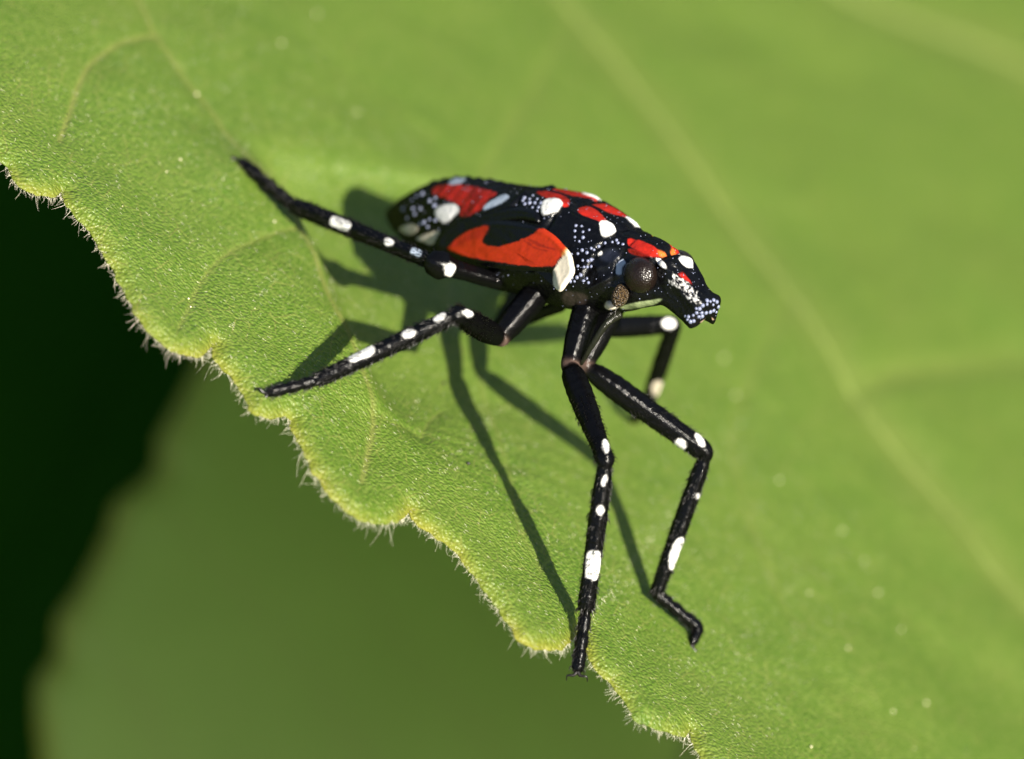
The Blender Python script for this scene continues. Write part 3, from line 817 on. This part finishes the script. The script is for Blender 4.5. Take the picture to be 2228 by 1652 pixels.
# ---- wing pads
def poly_grid(poly, step):
    poly = np.asarray(poly, float)
    lo, hi = poly.min(0), poly.max(0)
    ys = np.arange(lo[1] + 0.5, hi[1], step)
    return poly, ys
def pad(name, outline, lfun, thick, marks, side, base_col=BLACK):
    poly = catmull(np.array(outline), 6, closed=True)
    n = 150
    poly = resample(np.vstack([poly, poly[:1]]), n + 1)[:-1]
    c = poly.mean(0)
    nr = 60
    tt = np.linspace(0, 1, nr)
    G = c + (poly - c)[None, :, :] * tt[:, None, None]
    G2 = G.reshape(-1, 2)
    l = lfun(G2)
    d = -sd_polygon(G2, poly); d = np.maximum(d, 0)
    rimf = 1 - np.exp(-(d / 7.0))
    l = l - 9 * rimf - 5 * np.exp(-(d - 10) ** 2 / 30.0) * 0.4
    l = l - 0.5 * vnoise(G2[:, 0], G2[:, 1], 51, 14)
    top_ = px2loc(G2[:, 0], G2[:, 1], l)
    col = np.tile(base_col, (len(G2), 1))
    jt = 1.5 * vnoise(G2[:, 0], G2[:, 1], 52, 6) + 1.0 * vnoise(G2[:, 0], G2[:, 1], 53, 2.5)
    for pts, cc, sf, jj, stg in marks:
        paint(col, G2, np.ones(len(G2)), pts, cc, soft=sf, jt=jt * jj, strength=stg)
    bot_ = px2loc(G2[:, 0], G2[:, 1], l + thick * (0.4 + 0.6 * rimf))
    ft = grid_faces(nr, n, wrap_v=True); 
    nv = len(G2)
    rim_ = [[(nr - 1) * n + j, (nr - 1) * n + (j + 1) % n, (nr - 1) * n + (j + 1) % n + nv, (nr - 1) * n + j + nv] for j in range(n)]
    V = np.vstack([top_, bot_]); 
    if side > 0: V[:, 1] *= -0.92; V[:, 2] -= 24
    F = np.vstack([ft, ft[:, ::-1] + nv, np.array(rim_)[:, ::-1]])
    return shell_part(name, V, F.tolist(), MAT["pad"], nymph, np.vstack([col, np.tile(BLACK, (nv, 1))]))

PAD1 = z1([(2035, 945), (2062, 1040), (2070, 1150), (2010, 1245), (1930, 1345), (1865, 1295), (1835, 1180), (1790, 1135), (1500, 1118), (1250, 1090), (1060, 1055), (850, 975), (690, 885), (700, 840), (800, 730), (950, 640), (1120, 585), (1300, 575), (1500, 600), (1700, 650), (1850, 740), (1950, 840)])
M1 = [(z1([(725, 862), (800, 790), (950, 695), (1150, 640), (1140, 720), (1100, 790), (1150, 850), (1280, 862), (1420, 825), (1560, 772), (1660, 722), (1700, 682), (1780, 680), (1870, 720), (1950, 840), (1985, 880), (1965, 940), (1900, 1010), (1850, 1070), (1600, 1072), (1200, 1012), (950, 962), (800, 912)]), ORANGE, 1.8, 0.8, 1.0),
      (z1([(725, 862), (800, 790), (950, 695), (1150, 640), (1140, 720), (1080, 770), (960, 800), (850, 850)]), RED * 0.75, 5, 0.8, 0.6),
      (z1([(1600, 780), (1720, 840), (1850, 890), (1840, 900), (1700, 865), (1590, 800)]), RED * 0.4, 2, 1.0, 0.5),
      (z1([(1560, 800), (1680, 880), (1800, 910), (1790, 918), (1660, 895), (1550, 815)]), RED * 0.4, 2, 1.0, 0.5),
      (z1([(1940, 960), (1990, 880), (2020, 890), (2000, 940), (1960, 985)]), np.array([0.75, 0.36, 0.08]), 2.5, 0.6, 0.9),
      (z1([(2000, 900), (2040, 950), (2062, 1060), (2072, 1150), (2012, 1245), (1930, 1348), (1862, 1298), (1843, 1180), (1880, 1060), (1950, 980)]), CREAM * 1.12, 1.2, 0.7, 1.0)]
PAD2 = z1([(590, 870), (600, 790), (660, 690), (760, 605), (900, 545), (1080, 495), (1250, 450), (1420, 425), (1600, 450), (1700, 520), (1690, 620), (1500, 600), (1300, 620), (1120, 660), (900, 780), (760, 880), (660, 900)])
lf1 = lambda G: -(104 + 0.55 * (G[:, 1] - 490) + 6 * np.sin(np.clip((G[:, 0] - 960) / 260, 0, 1) * math.pi))
def lf_body(off):
    def fn(G):
        out = np.zeros(len(G))
        for i, (x, y) in enumerate(G):
            h, n_ = hit_body(x, y)
            out[i] = h[1] - off if h is not None else np.nan
        bad = np.isnan(out)
        if bad.any(): out[bad] = np.nanmin(out)
        return out
    return fn
for side in (-1, 1):
    pad("fore_wing_pad", PAD1, lf1, 9, M1, side)
    l2 = lambda G: -(78 + 0.60 * (G[:, 1] - 447))
    pad("hind_wing_pad", PAD2, l2, 7, [], side)

# ---- waxy bumps
D = z1([(250, 440), (400, 300), (300, 540), (440, 600), (460, 280), (540, 360), (600, 330), (440, 440), (380, 500), (350, 350), (590, 410), (540, 560), (600, 570), (520, 640), (480, 590), (360, 440)])
D2 = z1([(1545, 345), (1600, 360), (1680, 360), (1550, 410), (1600, 400), (1655, 400), (1720, 405), (1575, 465), (1630, 450), (1695, 450), (1530, 375), (1625, 495), (1680, 490), (1635, 322)])
D3 = z2([(335, 520), (395, 525), (475, 565), (325, 575), (410, 585), (325, 640), (410, 645), (370, 685), (640, 705), (575, 740), (715, 695), (760, 675), (825, 720), (775, 705), (495, 760), (525, 775), (400, 780), (450, 805), (355, 815), (290, 820), (405, 885), (460, 890), (495, 880), (290, 890), (355, 945), (420, 955), (455, 955), (495, 950), (295, 950), (385, 1040), (345, 1065), (295, 1070), (450, 1075), (415, 1100), (320, 1105), (465, 1120), (275, 1105)])
D5 = z2([(1695, 1310), (1730, 1320), (1765, 1305), (1800, 1325), (1650, 1365), (1695, 1350), (1760, 1355), (1815, 1375), (1615, 1398), (1580, 1395), (1765, 1415), (1685, 1440), (1730, 1430), (1585, 1440), (1550, 1465), (1610, 1480), (1645, 1475), (1500, 1480), (1470, 1475), (1555, 1525), (1520, 1530), (1490, 1510), (1795, 1430), (1640, 1440)])
for pts, rr_ in ((D, 5.4), (D2, 4.7), (D3, 4.4), (D5, 4.8)):
    VV = []; FF = []; base = 0
    for (x, y) in pts:
        h, n_ = hit_body(x, y)
        if h is None: continue
        r = rr_ * rng.uniform(0.72, 1.12)
        for s in ((1, -1) if pts is not D5 else (1,)):
            V = IV * r + h - n_ * r * 0.25; V = V.copy(); V[:, 1] *= s
            VV.append(V); FF.extend((np.array(IF) + base).tolist() if s > 0 else (np.array(IF)[:, ::-1] + base).tolist()); base += len(V)
    o = shell_part("wax_tubercle", np.vstack(VV), FF, MAT["wax"], nymph); o["kind"] = "stuff"

VV = []; FF = []; base = 0
for _ in range(420):
    x = rng.uniform(860, 1540); y = rng.uniform(390, 700)
    h, n_ = hit_body(x, y)
    if h is None: continue
    r = rng.uniform(0.7, 1.7)
    for sd_ in (1, -1):
        V = IV1 * r + h; V[:, 1] *= sd_
        VV.append(V); FF.extend((np.array(IF1) + base).tolist() if sd_ > 0 else (np.array(IF1)[:, ::-1] + base).tolist()); base += len(V)
o = shell_part("sparkle_granule", np.vstack(VV), FF, MAT["wax"], nymph); o["kind"] = "stuff"  # tiny pale granules added as sparkle over the black cuticle

# ---- eyes, antennae, beak
SV, SF = ico(1.0, 4)
for s in (1, -1):
    cxx = px2loc(np.float64(1393), np.float64(604), np.float64(-62.0))
    V = SV * np.array([40, 34, 40]) + cxx; V[:, 1] *= s
    shell_part("eye", V, (np.array(SF) if s > 0 else np.array(SF)[:, ::-1]).tolist(), MAT["eye"], nymph)
    ca = px2loc(np.float64(1349), np.float64(648), np.float64(-84.0))
    ax = norm(px2loc(np.float64(1341), np.float64(672), np.float64(-92.0)) - ca)
    X = norm(np.cross(ax, [0, 1, 0])); Y = np.cross(ax, X)
    V = (SV[:, 0:1] * 19) * X + (SV[:, 1:2] * 19) * Y + (SV[:, 2:3] * 27) * ax + ca; V[:, 1] *= s
    an = shell_part("antenna", V, (np.array(SF) if s > 0 else np.array(SF)[:, ::-1]).tolist(), MAT["antenna"], nymph)
    cb_ = px2loc(np.float64(1331), np.float64(668), np.float64(-72.0))
    V = SV * np.array([14, 12, 10]) + cb_; V[:, 1] *= s
    shell_part("antenna_base", V, (np.array(SF) if s > 0 else np.array(SF)[:, ::-1]).tolist(), MAT["cream"], an)
    # thread at the antenna's end
    p = np.array([ca + ax * 20, ca + ax * 34 + X * 2, ca + ax * 52 + X * 6]); p[:, 1] *= s
    V, F, _ = tube(catmull(p, 5), np.linspace(1.1, 0.4, 11), 5)
    shell_part("arista", V, F, MAT["bristle"], an)

def leg_frames(pts, step=3.2, fillet=9):
    """joint list [(x,y,z)] in layout units -> path in world with softly rounded joints, and joint arc positions"""
    W = at([q[0] for q in pts], [q[1] for q in pts], [q[2] for q in pts]) / PX
    out = [W[0]]
    for i in range(1, len(W) - 1):
        a, b, c = W[i - 1], W[i], W[i + 1]
        fl = min(fillet, 0.3 * np.linalg.norm(b - a), 0.3 * np.linalg.norm(c - b))
        p = b + norm(a - b) * fl; q = b + norm(c - b) * fl
        for t in np.linspace(0, 1, 6):
            out.append((1 - t) ** 2 * p + 2 * t * (1 - t) * b + t * t * q)
    out.append(W[-1]); out = np.array(out)
    d = np.r_[0, np.cumsum(np.linalg.norm(np.diff(out, axis=0), axis=1))]
    js = [d[np.argmin(np.linalg.norm(out - w, axis=1))] for w in W]
    n = int(d[-1] / step) + 1
    s = np.linspace(0, d[-1], n)
    path = np.stack([np.interp(s, d, out[:, k]) for k in range(3)], axis=1)
    return path, s, js

def leaf_z(x, y, lift=9):
    h, _ = on_leaf(x, y)
    return float((np.array(h) @ M_)[2] / PX + lift) if h is not None else -1e9
def on(x, y, z, lift=9):
    zz = leaf_z(x, y, lift); return (x, y, max(z, zz))
def ell(x, y, rx, ry, ang=0):
    a = math.radians(ang)
    return [(x + rx * math.cos(t) * math.cos(a) - ry * math.sin(t) * math.sin(a), y + rx * math.cos(t) * math.sin(a) + ry * math.sin(t) * math.cos(a)) for t in np.linspace(0, 2 * math.pi, 12, endpoint=False)]
def boxm(x, y, rx, ry, ang=0):
    a = math.radians(ang)
    return [(x + p * rx * math.cos(a) - q * ry * math.sin(a), y + p * rx * math.sin(a) + q * ry * math.cos(a)) for p, q in ((-1, -0.5), (-0.7, -0.95), (0, -1), (0.75, -0.95), (1, -0.4), (0.95, 0.5), (0.6, 1), (-0.2, 0.95), (-0.85, 0.8))]

def make_leg(joints, prof, marks, label, claw_dir, membranes=(), nseta=500, spines=()):
    """joints: places of the leg's joints; prof: per segment list of (t, radius)"""
    path, s, js = leg_frames(joints)
    ss = []; rr = []
    for k, pr in enumerate(prof):
        for t, r in pr:
            ss.append(js[k] + (js[k + 1] - js[k]) * t); rr.append(r)
    o_ = np.argsort(ss); rad = np.interp(s, np.array(ss)[o_], np.array(rr)[o_])
    seg_t = np.clip((s - js[3]) / (s[-1] - js[3] + 1e-6), 0, 1) if len(js) < 6 else np.clip((s - js[3]) / (js[4] - js[3]), 0, 1)
    rad = rad * (1 - 0.22 * np.exp(-((seg_t - 0.34) / 0.05) ** 2) - 0.20 * np.exp(-((seg_t - 0.62) / 0.05) ** 2)) * (1 + 0.035 * vnoise(s, 0 * s, 91, 12))
    k3 = np.array([1, 2, 1.0]); k3 /= k3.sum()
    rad = np.convolve(np.pad(rad, 1, mode='edge'), k3, mode='valid')
    SEG = 40
    shp = lambda th, t: 1 + 0.045 * np.cos(4 * th + 0.5) + 0.02 * np.cos(7 * th)
    V, F, par = tube(path, rad, SEG, shape=shp, up=B_)
    V = V + rng.normal(0, 0.18, V.shape)
    q = V * PX @ M_                                             # view coordinates
    k = (DIST - q[:, 2]) / DIST
    P = np.stack([CX + q[:, 0] / PX / k, CY - q[:, 1] / PX / k], axis=1)
    cen = np.stack([np.interp(par, np.linspace(0, 1, len(path)), path[:, c]) for c in range(3)], axis=1)
    nz = ((V - cen) @ M_)[:, 2] / (np.linalg.norm(V - cen, axis=1) + 1e-9)
    ok = sstep(-0.25, 0.0, nz)
    col = np.tile(BLACK * 0.95, (len(V), 1))
    sp_ = par * s[-1]
    for jk, w, cc in membranes:
        g = np.exp(-((sp_ - jk * 1.0) / w) ** 2) if jk > 5 else np.exp(-((sp_ - js[int(jk)]) / w) ** 2)
        col = col * (1 - g[:, None]) + np.array(cc) * g[:, None]
    jt = 0.7 * vnoise(P[:, 0], P[:, 1], 61, 4)
    for pts, cc in marks:
        paint(col, P, ok, pts, cc, soft=1.0, jt=jt)
    o = mesh_object("leg", V * PX, F, MAT["leg"], nymph, origin=nymph_base, attrs={"Col": col})
    o["label"] = label
    # paired claws
    end = path[-1]; tdir = norm(path[-1] - path[-4])
    for sg_, cd in zip((1, -1), claw_dir):
        c_ = M_ @ np.array(cd, float)
        p = catmull(np.array([end - tdir * 4, end + norm(c_ + tdir * 0.6) * 10, end + norm(c_) * 23, end + norm(c_ + np.array([0, 0, -0.5])) * 31]), 4)
        Vc, Fc, _ = tube(p, np.linspace(5.4, 0.8, len(p)), 8)
        mesh_object("claw", Vc * PX, Fc, MAT["bristle"], o, origin=nymph_base)
    # bristles
    VV = []; FF = []; base = 0
    for _ in range(nseta):
        i = int(rng.integers(len(path) * 3 // 10, len(path) - 1)); j = int(rng.integers(SEG))
        v = V[i * SEG + j]; nn = norm(v - path[i]); tg = norm(path[min(i + 1, len(path) - 1)] - path[i - 1])
        L = rng.uniform(6, 13)
        Vs, Fs, _ = tube(np.array([v - nn * 1, v + (nn * 0.55 + tg * 0.6) * L * 0.6, v + (nn * 0.6 + tg * 1.0) * L * 0.9]), np.array([1.0, 0.7, 0.25]), 3, cap=False)
        VV.append(Vs); FF.extend((np.array(Fs) + base).tolist()); base += len(Vs)
    for (jk, off) in spines:                                   # stout spines round the tibia's end
        i = int(np.argmin(np.abs(s - (js[jk] + off))))
        for j in range(0, SEG, 5):
            v = V[i * SEG + j]; nn = norm(v - path[i]); tg = norm(path[min(i + 1, len(path) - 1)] - path[i - 1])
            Vs, Fs, _ = tube(np.array([v - nn * 2, v + nn * 2 + tg * 6, v + nn * 4 + tg * 12]), np.array([2.4, 1.6, 0.3]), 5, cap=False)
            VV.append(Vs); FF.extend((np.array(Fs) + base).tolist()); base += len(Vs)
    b = mesh_object("bristle", np.vstack(VV) * PX, FF, MAT["bristle"], o, origin=nymph_base); b["kind"] = "stuff"
    return o

BR = (0.085, 0.055, 0.045)
# right front leg: coxa root, trochanter, knee, tibia end, tarsus end
make_leg([(1285, 640, -175), (1240, 796, -115), (1318, 1003, 92), (1274, 1332, 14), (1256, 1462, 40)],
         [[(0, 30), (0.25, 30), (0.6, 27), (0.9, 22), (1, 20)], [(0.03, 19), (0.09, 26), (0.25, 28), (0.5, 26), (0.8, 21), (0.9, 20), (0.97, 22)], [(0, 19), (0.03, 14), (0.07, 16), (0.15, 18.5), (0.4, 20), (0.75, 18), (0.93, 19), (0.985, 18)], [(0.02, 11), (0.1, 13.5), (0.4, 14), (0.75, 15), (0.93, 14), (1, 9)]],
         [(ell(1318, 970, 7.5, 14, -8), WHITE), (ell(1315, 1046, 5.5, 13, 14), WHITE), (ell(1306, 1110, 8.5, 10.5), WHITE), (boxm(1290, 1230, 16, 31, 5), WHITE)],
         "right front leg with a long white band, foot hooked over the margin", [(-0.9, -0.35, 0.1), (0.85, -0.45, 0.2)], membranes=((1, 9, BR),), nseta=800, spines=((3, -6),))
# left front leg
make_leg([(1345, 640, -245), (1272, 796, -215), (1537, 986, -224), on(1428, 1292, -296, 14), on(1520, 1366, -318, 12), on(1506, 1402, -300, 6)],
         [[(0, 28), (0.3, 28), (0.7, 24), (1, 18)], [(0.03, 16), (0.1, 23), (0.25, 27), (0.55, 26), (0.85, 24), (0.96, 23)], [(0, 18), (0.04, 14), (0.1, 17), (0.2, 18), (0.5, 19), (0.85, 17), (0.98, 16)], [(0.05, 13), (0.3, 14), (0.8, 14), (1, 13)], [(0.3, 12), (0.8, 10), (1, 7)]],
         [(ell(1480, 968, 14, 13), WHITE), (ell(1523, 957, 7, 17, -32), WHITE), (ell(1519, 1080, 5, 6), WHITE * 0.6), (ell(1473, 1205, 15, 37, 17), WHITE)],
         "left front leg with bent knee, white knee spot and folded tarsus", [(-0.4, -0.9, 0.2), (0.5, -0.85, 0.1)], membranes=((1, 8, BR),), nseta=500, spines=((3, -4),))
# right middle leg
make_leg([(1190, 610, -230), (1085, 736, -185), (996, 684, 110), on(690, 828, 95), on(582, 856, 30)],
         [[(0, 30), (0.4, 30), (0.8, 27), (1, 22)], [(0.03, 16), (0.1, 23), (0.3, 27), (0.6, 26), (0.9, 21), (0.97, 22)], [(0, 20), (0.035, 14), (0.08, 18), (0.3, 18.5), (0.6, 18.5), (0.9, 17), (0.985, 16)], [(0.03, 11), (0.2, 13), (0.6, 12.5), (0.9, 11.5), (1, 8)]],
         [(ell(1020, 682, 10, 7.5, 20), WHITE), (ell(957, 690, 15, 7, -28), WHITE), (ell(889, 726, 15, 9.5, -15), WHITE), (boxm(785, 769, 31, 13, -22), WHITE)],
         "right middle leg reaching the margin, with a long white band on the shin", [(-0.75, 0.45, 0.2), (0.1, -0.95, 0.2)], membranes=((1, 8, BR),), nseta=800, spines=((3, -6),))
# right hind leg
make_leg([(1150, 610, -285), (1105, 618, -280), (950, 574, -175), on(636, 446, -420), on(522, 351, -700)],
         [[(0, 20), (1, 20)], [(0.0, 18), (0.3, 19), (0.6, 19), (0.78, 20), (0.85, 24), (0.93, 31), (0.97, 31)], [(0, 30), (0.035, 26), (0.06, 17), (0.1, 17), (0.35, 17.5), (0.7, 19), (0.93, 19), (0.985, 17)], [(0.03, 12), (0.2, 14), (0.45, 15), (0.5, 12), (0.7, 16), (0.93, 13), (1, 8)]],
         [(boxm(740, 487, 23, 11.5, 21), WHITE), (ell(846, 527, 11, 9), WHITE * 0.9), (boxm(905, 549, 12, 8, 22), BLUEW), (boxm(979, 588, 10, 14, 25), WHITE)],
         "right hind leg stretched back along the leaf, with a spiny blurred tarsus", [(-0.9, 0.15, 0.1), (-0.7, 0.4, -0.3)], nseta=700, spines=((3, -6), (3, 70)))
# left middle leg
make_leg([(1260, 640, -340), (1290, 715, -350), (1468, 706, -565), on(1404, 892, -765), on(1378, 915, -900)],
         [[(0, 26), (1, 22)], [(0.1, 22), (0.4, 24), (0.8, 22), (0.97, 20)], [(0, 17), (0.05, 18), (0.5, 19), (0.98, 15)], [(0.05, 12), (0.8, 12), (1, 8)]],
         [(ell(1456, 704, 15, 12), WHITE), (ell(1432, 845, 15, 17), CREAM * 0.7)],  # second white spot painted brownish, its shade put into the colour
         "left middle leg beyond the body, half hidden by the left front thigh", [(-0.9, -0.2, 0.1), (-0.5, -0.7, -0.3)], nseta=120)
# left hind leg
make_leg([(1225, 625, -330), (1222, 664, -355), (1082, 716, -480), (1148, 590, -985), (1160, 560, -1090)],
         [[(0, 24), (1, 16)], [(0.1, 15), (0.5, 15), (0.97, 16)], [(0, 15), (0.5, 18), (0.98, 15)], [(0.05, 12), (0.8, 12), (1, 8)]],
         [], "left hind leg beyond the body, only its thin thigh in view", [(-0.9, -0.2, 0.1), (-0.5, -0.7, -0.3)], nseta=60)
# beak between the front coxae
bp = at([1348, 1318, 1285, 1264], [684, 706, 756, 792], [-95, -80, -95, -120]) / PX
V, F, _ = tube(catmull(bp, 6), np.linspace(10, 4.5, 19), 12)
mesh_object("beak", V * PX, F, MAT["leg"], nymph, origin=nymph_base, attrs={"Col": np.tile([0.012, 0.013, 0.008], (len(V), 1))})
